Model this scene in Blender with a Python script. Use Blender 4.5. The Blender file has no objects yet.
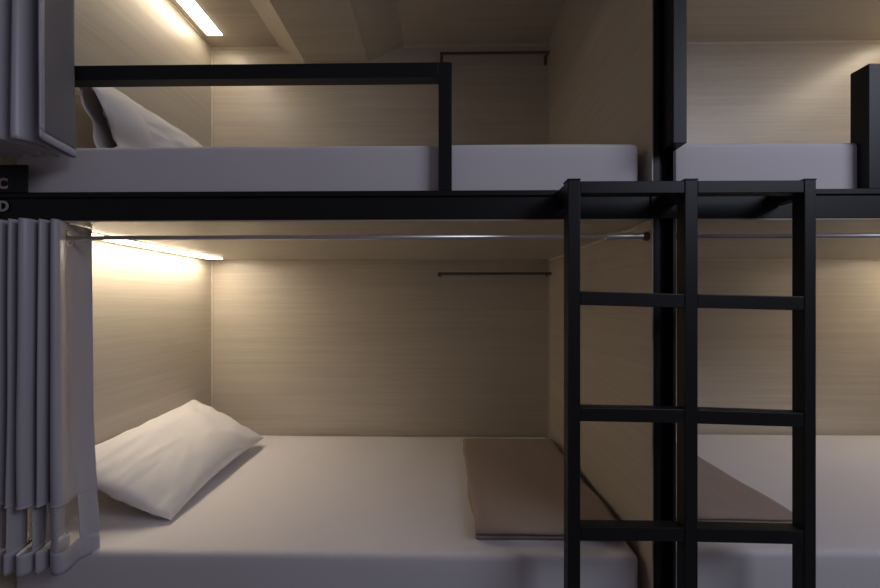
import bpy, bmesh, math, random
from mathutils import Vector, noise
random.seed(4)
S = bpy.context.scene
C = S.collection
EYE = 1.27                      # eye height; every z below is given relative to the eye and lifted by EYE
F = 391.0; CX = 436.0; HY = 301.0
PSI = math.radians(0.9); cs, sn = math.cos(PSI), math.sin(PSI)

# ---------------------------------------------------------------- camera
cam = bpy.data.cameras.new('camera'); camo = bpy.data.objects.new('camera', cam); C.objects.link(camo)
cam.sensor_width = 36; cam.lens = F / 880 * 36
cam.shift_x = (440 - CX) / 880; cam.shift_y = (HY - 294) / 880
camo.location = (0, 0, EYE); camo.rotation_euler = (math.pi / 2, 0, PSI); cam.clip_start = 0.02
S.camera = camo
# ---------------------------------------------------------------- world, aisle light, exposure
w = bpy.data.worlds.new('world'); S.world = w; w.use_nodes = True
w.node_tree.nodes['Background'].inputs[0].default_value = (0.64, 0.57, 0.72, 1)
w.node_tree.nodes['Background'].inputs[1].default_value = 0.105
def area(name, loc, target, sx, sy, power, col):
    l = bpy.data.lights.new(name, 'AREA'); l.shape = 'RECTANGLE'; l.size = sx; l.size_y = sy
    l.energy = power; l.color = col
    o = bpy.data.objects.new(name, l); C.objects.link(o); o.location = loc
    o.rotation_euler = (Vector(target) - Vector(loc)).to_track_quat('-Z', 'Y').to_euler()
area('aisle_light', (2.7, -0.85, 2.95), (0.8, 1.2, 1.0), 1.7, 1.1, 33.0, (0.78, 0.82, 1.0))
WARM = (1.0, 0.86, 0.68)
STRIP = 20.0
S.view_settings.view_transform = 'Standard'; S.view_settings.look = 'None'
S.view_settings.gamma = 1; S.view_settings.exposure = 0.0

# ---------------------------------------------------------------- materials
def mat(name, col, rough=.5, metal=0, spec=.5, coat=0, sheen=0):
    m = bpy.data.materials.new(name); m.use_nodes = True
    b = m.node_tree.nodes['Principled BSDF']
    b.inputs['Base Color'].default_value = (*col, 1); b.inputs['Roughness'].default_value = rough
    b.inputs['Metallic'].default_value = metal; b.inputs['Specular IOR Level'].default_value = spec
    b.inputs['Coat Weight'].default_value = coat; b.inputs['Sheen Weight'].default_value = sheen
    return m, b
def bump(m, b, fac, strength, dist=.002):
    n = m.node_tree; k = n.nodes.new('ShaderNodeBump'); k.inputs['Strength'].default_value = strength
    k.inputs['Distance'].default_value = dist
    n.links.new(fac, k.inputs['Height']); n.links.new(k.outputs[0], b.inputs['Normal'])
def wood(name, axis, c1, c2, rough=.35):
    m, b = mat(name, c1, rough, spec=.6); n = m.node_tree; L = n.links
    tc = n.nodes.new('ShaderNodeTexCoord')
    def streak(s_along, s_across, detail):
        mp = n.nodes.new('ShaderNodeMapping')
        s = [s_across] * 3; s[axis] = s_along; mp.inputs['Scale'].default_value = s
        t = n.nodes.new('ShaderNodeTexNoise'); t.inputs['Scale'].default_value = 1
        t.inputs['Detail'].default_value = detail; t.inputs['Roughness'].default_value = .6
        L.new(tc.outputs['Object'], mp.inputs[0]); L.new(mp.outputs[0], t.inputs[0]); return t.outputs[0]
    a = streak(2.2, 170, 4); c = streak(.7, 30, 5)
    mx = n.nodes.new('ShaderNodeMix'); mx.data_type = 'FLOAT'; mx.inputs[0].default_value = .45
    L.new(a, mx.inputs[2]); L.new(c, mx.inputs[3])
    r = n.nodes.new('ShaderNodeValToRGB'); r.color_ramp.elements[0].position = .36; r.color_ramp.elements[1].position = .60
    r.color_ramp.elements[0].color = (*c2, 1); r.color_ramp.elements[1].color = (*c1, 1)
    L.new(mx.outputs[0], r.inputs[0]); L.new(r.outputs[0], b.inputs['Base Color'])
    bump(m, b, mx.outputs[0], .12, .001)
    return m
WC1, WC2 = (.56, .505, .415), (.475, .42, .34)
WX = wood('laminate_grain_x', 0, WC1, WC2); WY = wood('laminate_grain_y', 1, WC1, WC2)
TRIM, _ = mat('laminate_trim', (.64, .58, .48), .4)
def cloth(name, col, rough, scale, strength, sheen=.0, spec=.3, wr=0):
    m, b = mat(name, col, rough, spec=spec, sheen=sheen); n = m.node_tree
    tc = n.nodes.new('ShaderNodeTexCoord'); t = n.nodes.new('ShaderNodeTexNoise')
    t.inputs['Scale'].default_value = scale; t.inputs['Detail'].default_value = 3
    n.links.new(tc.outputs['Object'], t.inputs[0]); bump(m, b, t.outputs[0], strength, .002)
    return m
SHEET = cloth('white_cotton_sheet', (.78, .745, .745), .85, 9, .10)
PILLOW = cloth('white_pillow_cotton', (.78, .755, .74), .85, 22, .15)
BLANKET = cloth('brown_fleece', (.36, .28, .23), .95, 260, .5, sheen=.15)
CURTAIN = cloth('grey_satin_curtain', (.50, .485, .515), .36, 60, .06, spec=.55)
HEM = cloth('grey_curtain_hem', (.51, .495, .525), .40, 60, .06)
STEEL, _sb = mat('black_powder_coated_steel', (.010, .0105, .0112), .45, spec=.33)
CHROME, _ = mat('brushed_chrome', (.80, .78, .78), .36, metal=1)
DARKMETAL, _ = mat('dark_bronze_metal', (.14, .115, .09), .45, metal=.5)
LETTER, _ = mat('pale_letter_paint', (.50, .43, .43), .6)
FLAP_GREY = cloth('dark_grey_curtain_flap', (.24, .23, .245), .6, 60, .06)
HEM2 = cloth('pale_curtain_facing', (.55, .545, .60), .5, 60, .06)
FLOORM, _ = mat('grey_vinyl_floor', (.16, .15, .14), .5)
def diffuser(k):
    m, eb = mat('lit_diffuser', (.9, .85, .75), .5)
    eb.inputs['Emission Color'].default_value = (*WARM, 1); eb.inputs['Emission Strength'].default_value = STRIP * k
    return m
HOUSE, _ = mat('light_housing', (.55, .48, .40), .5)

# ---------------------------------------------------------------- helpers
def wx(px, Y):                    # world x of an image column on the plane at depth Y
    t = (px - CX) / F
    return Y * (t * cs - sn) / (cs + t * sn)
def wz(px, py, Y):                # height relative to the eye
    X = wx(px, Y); return (HY - py) * (Y * cs - X * sn) / F
def mk(name, bm, m, parent=None, smooth=False, bevel=0, seg=2, solid=0, recalc=True):
    if recalc: bmesh.ops.recalc_face_normals(bm, faces=bm.faces[:])
    me = bpy.data.meshes.new(name); bm.to_mesh(me); bm.free(); me.materials.append(m)
    if smooth:
        for p in me.polygons: p.use_smooth = True
    o = bpy.data.objects.new(name, me); C.objects.link(o)
    if parent is not None:
        o.parent = parent; o.matrix_parent_inverse = parent.matrix_basis.inverted()
    if solid:
        s = o.modifiers.new('thickness', 'SOLIDIFY'); s.thickness = solid; s.offset = 0
    if bevel:
        b = o.modifiers.new('bevel', 'BEVEL'); b.width = bevel; b.segments = seg; b.limit_method = 'ANGLE'
    return o
def thing(name, loc, label, cat, group=None):
    o = bpy.data.objects.new(name, None); o.empty_display_size = .05; C.objects.link(o)
    o.location = loc; return tag(o, label, cat, group)
def tag(o, label, cat, group=None):
    o['label'] = label; o['category'] = cat
    if group: o['group'] = group
    return o
def struct(o): o['kind'] = 'structure'; return o
def box(bm, x0, x1, y0, y1, z0, z1):      # z relative to eye
    vs = [bm.verts.new((x, y, z + EYE)) for x in (x0, x1) for y in (y0, y1) for z in (z0, z1)]
    for f in ((0,1,3,2),(4,6,7,5),(0,4,5,1),(2,3,7,6),(0,2,6,4),(1,5,7,3)): bm.faces.new([vs[i] for i in f])
    return vs
def boxo(name, b, m, parent=None, bevel=.0015):
    bm = bmesh.new(); box(bm, *b); return mk(name, bm, m, parent, bevel=bevel)
def tube(bm, pts, r, n=16, caps=True):
    rings = []
    for i, p in enumerate(pts):
        p = Vector(p); a = Vector(pts[max(i-1,0)]); b = Vector(pts[min(i+1,len(pts)-1)])
        d = (b - a).normalized(); u = d.orthogonal().normalized()
        if abs(d.z) < .9: u = Vector((0,0,1)).cross(d).normalized()
        v = d.cross(u); rr = r[i] if isinstance(r, (list, tuple)) else r
        rings.append([bm.verts.new(p + rr*(math.cos(2*math.pi*k/n)*u + math.sin(2*math.pi*k/n)*v)) for k in range(n)])
    for a, b in zip(rings, rings[1:]):
        for k in range(n): bm.faces.new((a[k], a[(k+1)%n], b[(k+1)%n], b[k]))
    if caps: bm.faces.new(rings[0]); bm.faces.new(rings[-1])
def torus(bm, c, ax, R, r, n=32, m=10):
    ax = Vector(ax).normalized(); u = ax.orthogonal().normalized(); v = ax.cross(u); c = Vector(c)
    g = []
    for i in range(n):
        t = 2*math.pi*i/n; d = math.cos(t)*u + math.sin(t)*v
        g.append([bm.verts.new(c + d*(R + r*math.cos(2*math.pi*j/m)) + ax*r*.6*math.sin(2*math.pi*j/m)) for j in range(m)])
    for i in range(n):
        for j in range(m): bm.faces.new((g[i][j], g[(i+1)%n][j], g[(i+1)%n][(j+1)%m], g[i][(j+1)%m]))

# ---------------------------------------------------------------- key planes
YF = 1.188; YB = 2.314                      # front of the steel frame, back wall
XL = wx(212, YB); XR = wx(549.5, YB)        # inner faces of the left compartment
XR2 = XR + .072                             # right compartment starts past the partition
XE = XR2 + (XR - XL)                        # far wall of the right compartment
ZC = .245                                   # ceiling of the lower bunks
ZT = 1.515                                  # ceiling of the upper bunks
ZBT = .336; ZBB = .2490                       # steel beam
FL = -EYE
# ---------------------------------------------------------------- structure
struct(boxo('floor', (-3.2, 4.6, -1.8, 2.40, FL - .05, FL), FLOORM))
struct(boxo('wall_back', (XL - .08, XE + .08, YB, YB + .04, FL, ZT + .02), WX, bevel=0))
bm = bmesh.new(); box(bm, XL - .066, XL, YF + .0705, YB, FL, ZT); box(bm, XL - .004, XL, YF + .001, YF + .0705, FL, ZBB); box(bm, XL - .004, XL, YF + .001, YF + .0705, ZBT, ZT)
struct(mk('wall_left', bm, WY))
bm = bmesh.new(); box(bm, XR, XR2, YF + .0705, YB, FL, ZT); box(bm, XR, XR + .004, YF + .001, YF + .0705, FL, ZBB); box(bm, XR, XR + .004, YF + .001, YF + .0705, ZBT, ZT)
struct(mk('wall_middle', bm, WY))
struct(boxo('wall_right', (XE, XE + .066, YF + .045, YB, FL, ZT), WY, bevel=0))
# ceiling of the upper bunks: a flat panel with a boxed duct of trapezoid section running front to back
a0, a1 = wx(279.5, YB), wx(305, YB); a2, a3 = wx(368.5, YB), wx(403.5, YB)
ZD = wz(305, 62.5, YB)
bm = bmesh.new()
prof = [(XL-.066, ZT), (a0, ZT), (a1, ZD), (a2, ZD), (a3, ZT), (XE+.066, ZT), (XE+.066, ZT+.04), (XL-.066, ZT+.04)]
fr = [bm.verts.new((x, YF - .02, z + EYE)) for x, z in prof]; bk = [bm.verts.new((x, YB, z + EYE)) for x, z in prof]
for i in range(8): bm.faces.new((fr[i], fr[(i+1)%8], bk[(i+1)%8], bk[i]))
bm.faces.new((fr[0], fr[1], fr[4], fr[5], fr[6], fr[7])); bm.faces.new((fr[1], fr[2], fr[3], fr[4]))
bm.faces.new((bk[0], bk[1], bk[4], bk[5], bk[6], bk[7])); bm.faces.new((bk[1], bk[2], bk[3], bk[4]))
struct(mk('ceiling', bm, WX))
# corner beads and ceiling trims
t = .008; n = 1
for z0, z1 in ((-.96, ZC), (ZBT-.05, ZT)):
    for x0, x1 in ((XL, XL+t), (XR-t, XR)):
        struct(boxo('trim_%d' % n, (x0, x1, YB-t, YB, z0, z1), TRIM)); n += 1
for b in ((XL+t, a0, YB-.006, YB, ZT-.014, ZT), (a3, XR-t, YB-.006, YB, ZT-.014, ZT), (XR2, XE, YB-.006, YB, ZT-.014, ZT),
          (XR-.005, XR, YF+.08, YB-t, ZC-.012, ZC), (XR-.005, XR, YF+.08, YB-t, ZT-.012, ZT),
          (XL, XL+.005, YF+.08, YB-t, ZT-.012, ZT), (XR2, XE, YB-.006, YB, ZC-.010, ZC)):
    struct(boxo('trim_%d' % n, b, TRIM, bevel=.001)); n += 1

# ---------------------------------------------------------------- steel frame with platforms and guards
fr = thing('bunk_bed_frame', (XR + .036, YF, EYE + FL), 'black steel double bunk bed frame with wooden platforms and short guard rails', 'bunk bed')
def prism(prof, axis, a, b):     # closed profile swept straight: axis 'x' takes (y, z), axis 'z' takes (x, y)
    bm = bmesh.new()
    def V(p, t): return (t, p[0], p[1] + EYE) if axis == 'x' else (p[0], p[1], t + EYE)
    A = [bm.verts.new(V(p, a)) for p in prof]; B = [bm.verts.new(V(p, b)) for p in prof]; n = len(prof)
    for i in range(n): bm.faces.new((A[i], A[(i+1)%n], B[(i+1)%n], B[i]))
    bm.faces.new(A); bm.faces.new(B); return bm
def channel_post(x0, x1):
    wd = x1 - x0; a, b = x0 + .27*wd, x1 - .15*wd
    return mk('post', prism([(x0,YF),(a,YF),(a,YF+.03),(b,YF+.03),(b,YF),(x1,YF),(x1,YF+.07),(x0,YF+.07)], 'z', FL, ZT), STEEL, fr, bevel=.0015)
channel_post(XR + .0045, XR2); channel_post(XL - .072, XL - .0045); channel_post(XE, XE + .072)
def beam(x0, x1, z0, z1, nm):
    mk(nm, prism([(YF+.004,z0),(YF+.004,z1-.020),(YF+.008,z1-.020),(YF+.008,z1-.016),(YF,z1-.016),(YF,z1),(YF+.046,z1),(YF+.046,z1-.016),(YF+.042,z1-.016),(YF+.042,z0)],
                 'x', x0, x1), STEEL, fr, bevel=.0012)
beam(XL - .30, XL - .072, ZBB, ZBT, 'beam'); beam(XL, XR, ZBB, ZBT, 'beam'); beam(XR2, XE, ZBB, ZBT, 'beam')
boxo('beam_sleeve', (XL - .074, XL + .002, YF - .001, YF + .03, ZBB, ZBT), STEEL, fr)
boxo('beam_sleeve', (XR - .003, XR2 + .003, YF - .001, YF + .03, ZBB, ZBT), STEEL, fr)
for x0, x1 in ((XL, XR), (XR2, XE)):
    beam(x0, x1, -1.045, -.965, 'beam')
    boxo('platform', (x0 + .0005, x1 - .0005, YF + .006, YB, ZC, ZC + .0038), WX, fr, bevel=0)
    boxo('platform', (x0, x1, YF + .047, YB, ZC + .0038, ZC + .045), WX, fr)
    boxo('platform', (x0, x1, YF + .047, YB, -1.01, -.965), WX, fr)
    boxo('plinth', (x0, x1, YF + .10, YB, FL, -1.01), WX, fr)
# guard rails: post + top bar welded on the beam
def guard(x_post0, x_post1, x_far, ztop, sgn, dep=.042):
    bm = bmesh.new()
    box(bm, x_post0, x_post1, YF, YF + dep, ZBT, ztop)
    g = mk('guard_post', bm, STEEL, fr, bevel=.0015)
    a, b = (x_far, x_post0) if sgn < 0 else (x_post1, x_far)
    boxo('guard_bar', (a, b, YF, YF + dep, ztop - .045, ztop), STEEL, fr)
guard(wx(438.5, YF), wx(452, YF), XL, wz(445, 62, YF), -1)
g0 = wx(869, YF); guard(g0, g0 + .043, XE, wz(869, 63.5, YF), 1, .054)
# extra upright on the upper part of the middle post
X0u, X1u = wx(673.5, YF - .055), wx(687, YF - .055)
boxo('curtain_upright', (X0u, X1u, YF - .055, YF - .0005, wz(687, 143, YF - .055), ZT), STEEL, fr)

# ---------------------------------------------------------------- ladder shared by both bunks
YL = 1.078; LD = .039
lad = thing('bunk_ladder', (wx(690, YL), YL, 0), 'black steel ladder with three rails and two rung columns before the middle post', 'ladder')
rails = []
for pa, pb, ty in ((568, 580.5, 178.5), (685, 698, 178.5), (804.6, 816.3, 178.5)):
    x0, x1 = wx(pa, YL), wx(pb, YL); zt = wz(pa, ty, YL); rails.append((x0, x1, zt))
    r_ = boxo('rail', (x0, x1, YL, YL + LD, FL, zt - .004), STEEL, lad, bevel=.002)
    boxo('cap', (x0 - .001, x1 + .001, YL - .001, YL + LD + .001, zt - .004, zt), STEEL, r_, bevel=.001)
    boxo('bracket', (x0, x1, YL + LD, YF, wz(pa, 181, YL) - .041, wz(pa, 181, YL)), STEEL, lad)
def rung(i, yl, yr):               # front lower edge at the left and right end of each column
    (xa, xb) = (rails[i][1], rails[i+1][0]); h = .034 if yl > .25 else .038
    za, zb = yl, yr
    bm = bmesh.new(); vs = box(bm, xa, xb, YL + .001, YL + LD - .001, 0, h)
    for v in vs:
        z = v.co.z - EYE; v.co.z = EYE + (za if v.co.x < (xa+xb)/2 else zb) + z
    mk('rung', bm, STEEL, lad, bevel=.002)
def zl(px, py): return wz(px, py, YL)
rung(0, zl(581, 193.3), zl(684, 193)); rung(1, zl(699, 193), zl(804, 192.5))
rung(0, zl(581, 305), zl(684, 308)); rung(1, zl(699, 308), zl(804, 310.5))
rung(0, zl(581, 421.5), zl(684, 423.5)); rung(1, zl(699, 424), zl(804, 427.5))
rung(0, zl(581, 541), zl(684, 542)); rung(1, zl(699, 542.5), zl(804, 545))
rung(0, -1.0, -1.005); rung(1, -1.005, -1.01)

# ---------------------------------------------------------------- light strips in the bunk ceilings
def strip(x0, x1, zc, label, k):
    o = thing('strip_light', ((x0+x1)/2, 1.8, EYE + zc), label, 'light', 'warm strip lights above the pillows')
    y0, y1 = 1.36, 2.20
    boxo('housing', (x0-.003, x1+.003, y0-.003, y1+.003, zc-.004, zc), HOUSE, o)
    boxo('diffuser', (x0, x1, y0, y1, zc-.007, zc-.0042), diffuser(k), o, bevel=0)
sx0, sx1 = wx(207.5, 2.20), wx(222.5, 2.20)
strip(sx0, sx1, ZT, 'glowing warm strip light in the ceiling of the upper left bunk', .58)
strip(sx0, sx1, ZC, 'glowing warm strip light in the ceiling of the lower left bunk', 1.08)
ex0, ex1 = XE - (sx1 - XL), XE - (sx0 - XL)
strip(ex0, ex1, ZT, 'warm strip light in the ceiling of the upper right bunk', .60)
strip(ex0, ex1, ZC, 'warm strip light in the ceiling of the lower right bunk', .68)

# ---------------------------------------------------------------- mattresses
def rounded_box(x0, x1, y0, y1, z0, z1, r, nx, ny, nz, wob):
    bm = bmesh.new(); c = Vector(((x0+x1)/2, (y0+y1)/2, (z0+z1)/2)); h = Vector(((x1-x0)/2, (y1-y0)/2, (z1-z0)/2))
    def steps(hh, n):              # extra loops close to the edges so the rounding is smooth
        e = [0, .1*r, .3*r, .6*r, r]; inner = [-hh + r + (2*hh-2*r)*i/n for i in range(1, n)]
        return [-hh + q for q in e] + inner + [hh - q for q in reversed(e)]
    sx, sy, sz = steps(h.x, nx), steps(h.y, ny), steps(h.z, nz)
    cache = {}
    def V(p):
        k = tuple(round(q, 5) for q in p)
        if k in cache: return cache[k]
        p = Vector(p); q = Vector([max(-h[i]+r, min(h[i]-r, p[i])) for i in range(3)]); d = p - q
        if d.length > 1e-9: p = q + d.normalized() * r
        P = p + c; nn = noise.noise_vector(P*5.0)*wob + noise.noise_vector(Vector((P.x*3, P.y*14, P.z*14)))*wob*.5
        cache[k] = bm.verts.new((P.x + nn.x*.3, P.y + nn.y*.6, P.z + nn.z + EYE)); return cache[k]
    def face(A, B, f):
        for a, b in zip(A, A[1:]):
            for p, q in zip(B, B[1:]):
                vs = [V(f(a, p)), V(f(b, p)), V(f(b, q)), V(f(a, q))]
                if len(set(vs)) == 4: bm.faces.new(vs)
    for s in (-1, 1):
        face(sx, sy, lambda a, b: (a, b, s*h.z)); face(sx, sz, lambda a, b: (a, s*h.y, b)); face(sy, sz, lambda a, b: (s*h.x, a, b))
    return bm
YM = 1.222
XM = .614
def mattress(x0, x1, z0, z1, label):
    bm = rounded_box(x0, x1, YM, YB - .012, z0, z1, .020, 46, 26, 5, .0022)
    o = mk('mattress', bm, SHEET, smooth=True)
    return tag(o, label, 'mattress', 'sheeted mattresses in the bunks')
ML = -.793; MU = .492
mattress(XL + .01, XM, -.962, ML, 'mattress in white fitted sheet in the lower left bunk, under pillow and brown blanket')
mattress(XL + .01, XM, ZC + .047, MU, 'mattress in white fitted sheet in the upper left bunk, behind the long guard rail')
MR = -.773
mattress(XR2 + .008, XE - .02, -.962, MR, 'mattress in white fitted sheet in the lower right bunk behind the ladder')
mattress(XR2 - .0 + .004, XE - .02, ZC + .047, MU, 'mattress in white fitted sheet in the upper right bunk beyond the middle post')

# ---------------------------------------------------------------- pillows
def pillow(A, B, Cc, E, T, label, seed, end=False):
    A, B, Cc, E = [Vector((p[0], p[1], p[2] + EYE)) for p in (A, B, Cc, E)]
    o_n = (B - A).cross(E - A).normalized()
    if o_n.x < 0: o_n = -o_n
    mid = (A + B + Cc + E) / 4
    root = thing('pillow', mid, label, 'pillow', 'white pillows')
    nu, nv = 60, 40; bm = bmesh.new(); grid = {}
    def pt(i, j, side):
        u = -1 + 2*i/nu; v = -1 + 2*j/nv
        uu = u*(1 - .045*(1 - v*v)*abs(u)) if u > 0 else u*(1 + .05*(1 - v*v)*abs(u)); vv = v*(1 - .10*(1 - u*u)*abs(v))
        s, t_ = (uu+1)/2, (vv+1)/2
        P = A*(1-s)*(1-t_) + B*s*(1-t_) + Cc*s*t_ + E*(1-s)*t_
        prof = (max(0, 1 - u**2)**.62 * max(0, 1 - v**2)**.62)
        th = T * prof**.80
        q = Vector((u*3 + seed, v*3, side))
        rim = 1 - min(1, abs(1 - max(abs(u), abs(v)))*3)
        ang = math.atan2(v, u)
        wr = noise.noise(Vector((ang*6 + seed, (u*u+v*v)*1.2, side*3)))*.012*(.25 + rim) + noise.noise(q*1.1)*.010
        if u < -.35: wr += noise.noise(Vector((v*8 + seed, u*2.2, side)))*.013*min(1, (-.35-u)*2.2) + noise.noise(Vector((v*17 + u*3 + seed, u*3, side)))*.010*min(1, (-.35-u)*2)
        edge = (abs(u) > .999 or abs(v) > .999)
        return P + o_n*side*(0 if edge else th + wr*prof**.5) 
    for i in range(nu+1):
        for j in range(nv+1):
            e = i in (0, nu) or j in (0, nv)
            v0 = bm.verts.new(pt(i, j, 1)); grid[i, j, 1] = v0
            grid[i, j, -1] = v0 if e else bm.verts.new(pt(i, j, -1))
    for s in (1, -1):
        for i in range(nu):
            for j in range(nv): 
                vs = [grid[i,j,s], grid[i+1,j,s], grid[i+1,j+1,s], grid[i,j+1,s]]
                bm.faces.new(vs)
    mk('pillow_body', bm, PILLOW, root, smooth=True)
    if end:                        # open end of the pillowcase, a wavy sleeve sticking out past the filling
        bm = bmesh.new(); dirn = (A - B).normalized(); N = 72; rows = []
        for k in range(9):
            t_ = k/8; row = []
            for i in range(N):
                th = 2*math.pi*i/N; c_, s_ = math.cos(th), math.sin(th)
                mid_e = (A + E)/2; half = (E - A)/2*(.88)
                thick = .030 + .034*math.sin(math.pi*min(1, t_*.6+.4)) 
                wv = .007*math.sin(4*th + 1.3 + t_*1.5)*(.3 + t_) + .003*math.sin(7*th + seed)*t_
                P = mid_e + half*c_*(1 - .04*t_) + o_n*(thick*(s_/abs(s_)**.35 if abs(s_) > 1e-6 else 0) + wv) + dirn*(-.09 + t_*(.175 + .02*math.sin(2*th+.5)))
                row.append(bm.verts.new(P))
            rows.append(row)
        for a, b in zip(rows, rows[1:]):
            for i in range(N): bm.faces.new((a[i], a[(i+1)%N], b[(i+1)%N], b[i]))
        mk('pillowcase_opening', bm, PILLOW, root, smooth=True, solid=.002)
    return root
pillow((wx(171, 1.375), 1.375, ML+.014), (wx(264, 2.12), 2.12, ML+.045), (wx(193, 2.15), 2.15, -.545), (XL+.020, 1.36, -.562), .090,
       'white pillow leaning on the wood wall of the lower left bunk', 2.0)
pillow((-1.16, 1.45, MU+.012), (-1.14, 2.13, MU+.012), (-1.305, 2.12, .835), (-1.305, 1.45, .835), .080,
       'white pillow with an open wrinkled case standing in the upper left bunk', 7.3, end=True)

# ---------------------------------------------------------------- folded blankets
def blanket(x0, x1, y0, y1, zb, label, flip=False):
    path = [(y1-.01,.004),(y0+.05,.004),(y0+.022,.0042),(y0+.012,.0075),(y0+.010,.011),(y0+.013,.0145),(y0+.024,.0175),(y0+.06,.0175),(y1-.03,.0175),(y1-.012,.019),
            (y1-.004,.025),(y1-.012,.031),(y1-.03,.0325),(y0+.04,.0335),(y0+.014,.0325),(y0+.003,.029),(y0,.0255),(y0+.004,.0235),(y0+.016,.0240),(y0+.20,.0245)]
    fine = []
    for (a, za), (b, zb_) in zip(path, path[1:]):
        n = max(1, int(abs(b-a)/.02))
        for k in range(n): fine.append((a+(b-a)*k/n, za+(zb_-za)*k/n))
    fine.append(path[-1]); NX = 48; bm = bmesh.new(); g = []
    for j, (y, z) in enumerate(fine):
        row = []
        for i in range(NX+1):
            u = i/NX; x = x0 + (x1-x0)*u
            top = z > .028
            edge = min(u, 1-u)*(x1-x0)
            dx = .012*noise.noise(Vector((y*6, z*25, 1.7))) * (1 if u < .3 or u > .7 else 0)*(1-2*min(u,1-u))
            dz = noise.noise(Vector((x*7, y*6, 3.3)))*.0035*(z/.033) + (noise.noise(Vector((x*22, y*9, 1)))*.0015 if top else 0)
            sag = -.006*max(0, 1-edge/.02)**2*(z/.033)
            dy = noise.noise(Vector((x*5, 2.2, z*30)))*.004
            row.append(bm.verts.new((x+dx, y+dy, EYE+zb+z*1.25+dz+sag+.0018)))
        g.append(row)
    for a, b in zip(g, g[1:]):
        for i in range(NX): bm.faces.new((a[i], a[i+1], b[i+1], b[i]))
    o = mk('folded_blanket', bm, BLANKET, smooth=True, solid=.0055)
    return tag(o, label, 'blanket', 'folded brown blankets')
blanket(.112, .598, 1.282, 2.15, ML, 'folded brown fleece blanket at the foot of the lower left bunk')
blanket(XR2 + .02, 1.215, 1.345, 2.22, MR, 'folded brown blanket behind the ladder in the lower right bunk')

# ---------------------------------------------------------------- curtain rods
YR = 1.212; ZR = .198
def rod(x0, x1, y, z, label, sleeve_left):
    o = thing('curtain_rod', ((x0+x1)/2, y, EYE+z), label, 'curtain rod', 'chrome tension curtain rods')
    bm = bmesh.new(); tube(bm, [(x0+.004, y, EYE+z), (x1-.004, y, EYE+z)], .0072, 20); mk('tube', bm, CHROME, o, smooth=True)
    bm = bmesh.new()
    a, b = (x0+.012, x0+.13) if sleeve_left else (x1-.13, x1-.012)
    tube(bm, [(a, y, EYE+z), (a+.004, y, EYE+z), (b-.004, y, EYE+z), (b, y, EYE+z)], [.0076, .0092, .0092, .0076], 20); mk('sleeve', bm, CHROME, o, smooth=True)
    for s, x in ((1, x0), (-1, x1)):
        bm = bmesh.new()
        tube(bm, [(x+s*.0005, y, EYE+z), (x+s*.005, y, EYE+z), (x+s*.008, y, EYE+z), (x+s*.016, y, EYE+z)], [.013, .014, .011, .0105], 20)
        mk('end_cap', bm, DARKMETAL, o, smooth=True)
rod(XL, XR, YR, ZR, 'chrome curtain rod under the beam of the lower left bunk', False)
rod(XR2, XE, YR, ZR, 'chrome curtain rod under the beam behind the ladder in the lower right bunk', False)
YR2 = 1.118
rod(XL - .072, X0u, YR2, 1.46, 'chrome curtain rod above the upper left bunk carrying the upper curtain', False)

# ---------------------------------------------------------------- curtains
def smooth_path(P, sub=10):
    P = [Vector(p) for p in P]; out = []
    for i in range(len(P)-1):
        p0 = P[max(i-1,0)]; p1 = P[i]; p2 = P[i+1]; p3 = P[min(i+2, len(P)-1)]
        for k in range(sub):
            t = k/sub
            out.append(.5*((2*p1) + (-p0+p2)*t + (2*p0-5*p1+4*p2-p3)*t*t + (-p0+3*p1-3*p2+p3)*t**3))
    out.append(P[-1])
    L = [0]
    for a, b in zip(out, out[1:]): L.append(L[-1] + (b-a).length)
    return out, L
def resample(out, L, step):
    n = int(L[-1]/step); res = []; j = 0
    for i in range(n+1):
        s = L[-1]*i/n
        while j < len(L)-2 and L[j+1] < s: j += 1
        t = (s-L[j])/max(1e-9, L[j+1]-L[j]); res.append(out[j].lerp(out[j+1], t))
    return res
def curtain(plan, ztop, zbot, root, step=.006, dz=.007, sway=None, keep=None, hole=None, name='cloth', m=None, solid=.0014):
    out, L = smooth_path([(p[0], p[1], 0) for p in plan]); pts = resample(out, L, step)
    nz = max(1, int((ztop-zbot)/dz)); bm = bmesh.new(); rows = []
    for k in range(nz+1):
        z = ztop - (ztop-zbot)*k/nz; row = []
        for i, p in enumerate(pts):
            q = p.copy()
            if sway: q += sway(i/(len(pts)-1), (ztop-z)/(ztop-zbot), p)
            row.append(bm.verts.new((q.x, q.y, EYE+z)))
        rows.append((z, row))
    for (z, a), (z2, b) in zip(rows, rows[1:]):
        for i in range(len(pts)-1):
            u = i*L[-1]/(len(pts)-1)
            if keep and not keep(u, L[-1], (z+z2)/2): continue
            if hole:
                m_ = (a[i].co+b[i+1].co)/2
                if math.hypot(m_.y-hole[0], m_.z-EYE-hole[1]) < hole[2]: continue
            bm.faces.new((a[i], a[i+1], b[i+1], b[i]))
    bmesh.ops.delete(bm, geom=[v for v in bm.verts if not v.link_faces], context='VERTS')
    return mk(name, bm, m or CURTAIN, root, smooth=True, solid=solid, recalc=False)

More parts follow.
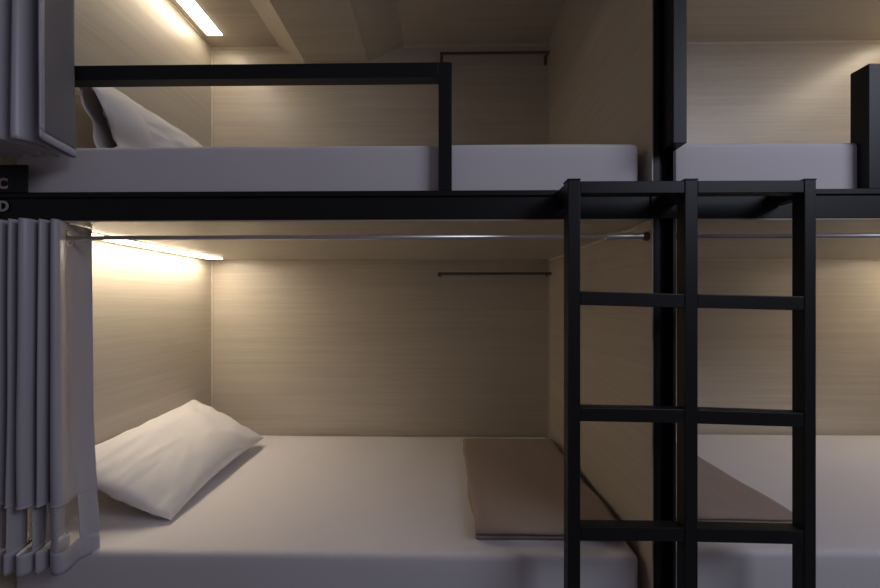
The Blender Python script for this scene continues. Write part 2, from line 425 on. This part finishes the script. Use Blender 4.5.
# lower left curtain, gathered at the head end
low = thing('curtain', (-1.24, YR, EYE + .2), 'long grey satin curtain gathered at the left of the lower left bunk', 'curtain', 'grey bunk curtains')
slant = -.030
plan = [(-1.340,1.25)]
crests = [(-1.322,.006,1.145), (-1.278,.008,1.135), (-1.228,.018,1.125), (-1.181,.007,1.14)]
for cx_, wdt, yc in crests:
    plan += [(cx_-wdt+slant*.5, 1.205), (cx_-wdt, yc+.022), (cx_-wdt*.4, yc), (cx_+wdt*.5, yc), (cx_+wdt, yc+.025), (cx_+wdt+slant*.45, 1.205), (cx_+wdt+slant+.004, 1.262), (cx_+wdt+slant+.013, 1.272), (cx_+wdt+slant+.020, 1.262)]
plan += [(-1.150,1.205), (-1.138,1.150), (-1.126,1.136), (-1.112,1.150), (-1.118,1.205), (-1.132,1.25), (-1.158,1.298)]
plan[0] = (-1.345, 1.25)
plan = [(-1.338 + (p[0] + 1.345) * .89, p[1]) for p in plan[:-7]] + [(-1.190,1.205),(-1.168,1.152),(-1.152,1.137),(-1.143,1.148),(-1.158,1.180),(-1.176,1.212),(-1.182,1.25),(-1.179,1.298)]
def sway_low(u, d, p):
    return Vector((noise.noise(Vector((u*14, d*2.5, 0)))*.009*d + .080*d*d*max(0, u-.86)/.14, noise.noise(Vector((u*11, d*1.3, 5)))*.008*d - .008*d - max(0, p.y-1.2)*.5*d*d, 0))
ZH1, ZH2, ZBOT = -.608, -.745, -.803
_o, _L = smooth_path([(p[0], p[1], 0) for p in plan])
TOT = _L[-1]
PER = .172
def keep_low(u, L, z):
    if ZH2 < z < ZH1:
        v = (L - u) % PER
        return v < .062 or (L - u) < .075
    return True
ctr = None
pr = resample(_o, _L, .002)
def eyelets(path, y, z, root, skip=0):      # one ring wherever the cloth crosses its rod
    for k in range(4, len(path)-5):
        p, q = path[k], path[k+1]
        if (p.y - y)*(q.y - y) < 0:
            t = (path[k+4] - path[k-4]).normalized()
            bm = bmesh.new(); torus(bm, ((p.x+q.x)/2, y, EYE+z), (t.y, -t.x, 0), .0215, .0058); mk('eyelet', bm, CHROME, root, smooth=True)
curtain(plan, .243, ZBOT, low, step=.004, dz=.005, sway=sway_low, keep=keep_low, hole=(YR, ZR, .0185))
eyelets(pr, YR, ZR, low)
# stitched hems along both sides of the openings, slightly proud of the cloth
def hem_band(z0, z1, nm):
    def offs(u, d, p):
        zz = (z0+z1)/2; dd = (.243 - (z0 - (z0-z1)*d))/(.243-ZBOT)
        return sway_low(u, dd, p)
    curtain(plan, z0, z1, low, step=.004, dz=.010, sway=offs, name=nm, m=HEM, solid=.0042)
hem_band(ZH2 + .004, ZBOT - .001, 'bottom_hem')
hem_band(ZH1 + .006, ZH1 - .001, 'opening_hem')

# upper left curtain, seen from below
up = thing('curtain', (-1.24, YR2, EYE + 1.46), 'grey satin curtain with pale hem hanging at the left of the upper left bunk', 'curtain', 'grey bunk curtains')
planu = [(-1.470,1.17),(-1.462,1.09),(-1.445,1.035),(-1.432,1.05)]
for xc in (-1.400, -1.355, -1.310, -1.262, -1.212):
    planu += [(xc-.020,1.165), (xc-.008,1.176), (xc+.006,1.165), (xc+.004,1.10), (xc+.008,1.045), (xc+.018,1.032), (xc+.027,1.045)]
planu += [(-1.172,1.10),(-1.166,1.165),(-1.156,1.174),(-1.148,1.150),(-1.152,1.075),(-1.150,1.045),(-1.141,1.034),(-1.131,1.046),(-1.122,1.088),(-1.130,1.130),
          (-1.132,1.165),(-1.122,1.180),(-1.109,1.175),(-1.098,1.135),(-1.090,1.10),(-1.078,1.06),(-1.062,1.028)]
planu = [(p[0] - .014, p[1]) for p in planu]
def sway_up(u, d, p):
    return Vector((noise.noise(Vector((u*14, d*2.5, 2)))*.008*d, noise.noise(Vector((u*12, d*1.3, 7)))*.005*d, 0))
ZU0, ZU1 = 1.50, .44
curtain(planu, ZU0, ZU1, up, step=.005, dz=.01, sway=sway_up, hole=(YR2, 1.46, .0185))
_o2, _L2 = smooth_path([(p[0], p[1], 0) for p in planu]); eyelets(resample(_o2, _L2, .002), YR2, 1.46, up)
def up_band(z0, z1, ufrom, nm):
    o2, L2 = smooth_path([(p[0], p[1], 0) for p in planu])
    def offs(u, d, p): 
        return sway_up(u, (ZU0 - (z0 - (z0-z1)*d))/(ZU0-ZU1), p)
    def kp(u, L, z): return u >= ufrom(L) and not (nm == 'flap_band' and u > L - .028)
    curtain(planu, z0, z1, up, step=.005, dz=.01, sway=offs, keep=kp, name=nm, m=FLAP_GREY if nm == 'flap_band' else HEM2, solid=.0024 if nm == 'flap_band' else .004)
up_band(1.42, ZU1 + .021, lambda L: L - .175, 'flap_band')  # darker grey cloth band over the end flap, stopping short of the side hem
up_band(ZU1 + .020, ZU1 - .001, lambda L: L - .185, 'bottom_hem')
up_band(ZU0, ZU1 + .021, lambda L: L - .030, 'side_hem')

# ---------------------------------------------------------------- bunk letter plate and letters
def letter(ch, x, y, z, size, parent, label=None):
    cu = bpy.data.curves.new('letter', 'FONT'); cu.body = ch; cu.size = size; cu.extrude = .0006; cu.offset = .0016
    cu.align_x = 'CENTER'; cu.align_y = 'CENTER'
    tmp = bpy.data.objects.new('tmp', cu); C.objects.link(tmp)
    me = bpy.data.meshes.new_from_object(tmp.evaluated_get(bpy.context.evaluated_depsgraph_get()))
    bpy.data.objects.remove(tmp)
    me.materials.clear(); me.materials.append(LETTER)
    from mathutils import Matrix
    me.transform(Matrix.Translation((x, y, EYE+z)) @ Matrix.Rotation(math.pi/2, 4, 'X'))
    o = bpy.data.objects.new('letter', me); C.objects.link(o)
    if parent is not None: o.parent = parent; o.matrix_parent_inverse = parent.matrix_basis.inverted()
    return o
pl = thing('bunk_sign', (XL, YF, EYE+ZBT), 'small black bunk sign plate with a pale letter C standing on the beam', 'sign')
boxo('plate', (XL - .06, wx(27, YF-.006), YF - .007, YF - .001, ZBT - .002, wz(20, 165.5, YF)), STEEL, pl)
letter('C', wx(2.9, YF-.0075), YF - .0076, wz(2, 184.8, YF), .044, pl)
d = letter('D', wx(3.6, YF), YF - .0008, wz(2, 206.7, YF), .044, None); d.name = 'bunk_letter'
tag(d, 'pale letter D fixed on the black beam below the sign plate', 'letter')

# ---------------------------------------------------------------- clothes rails on the back wall
def clothes_rail(x0, x1, z, y, label, drop):
    o = thing('clothes_rail', ((x0+x1)/2, YB, EYE+z), label, 'rail', 'clothes rails on the back wall')
    boxo('bar', (x0, x1, y, y+.006, z-.0075, z+.0075), DARKMETAL, o)
    for x in (x0+.003, x1-.018):
        boxo('bracket', (x, x+.012, y+.006, YB-.004, z-.007, z+.007), DARKMETAL, o, bevel=.001)
        boxo('mounting_plate', (x-.003, x+.015, YB-.004, YB, z-drop, z+.012), DARKMETAL, o, bevel=.001)
clothes_rail(wx(438, YB-.055), XR - .003, wz(500, 273.5, YB-.055), YB-.055, 'thin dark clothes rail on the back wall of the lower left bunk', .014)
clothes_rail(wx(440, YB-.055), XR - .012, wz(500, 52.5, YB-.055), YB-.055, 'thin dark clothes rail on the back wall of the upper left bunk', .045)
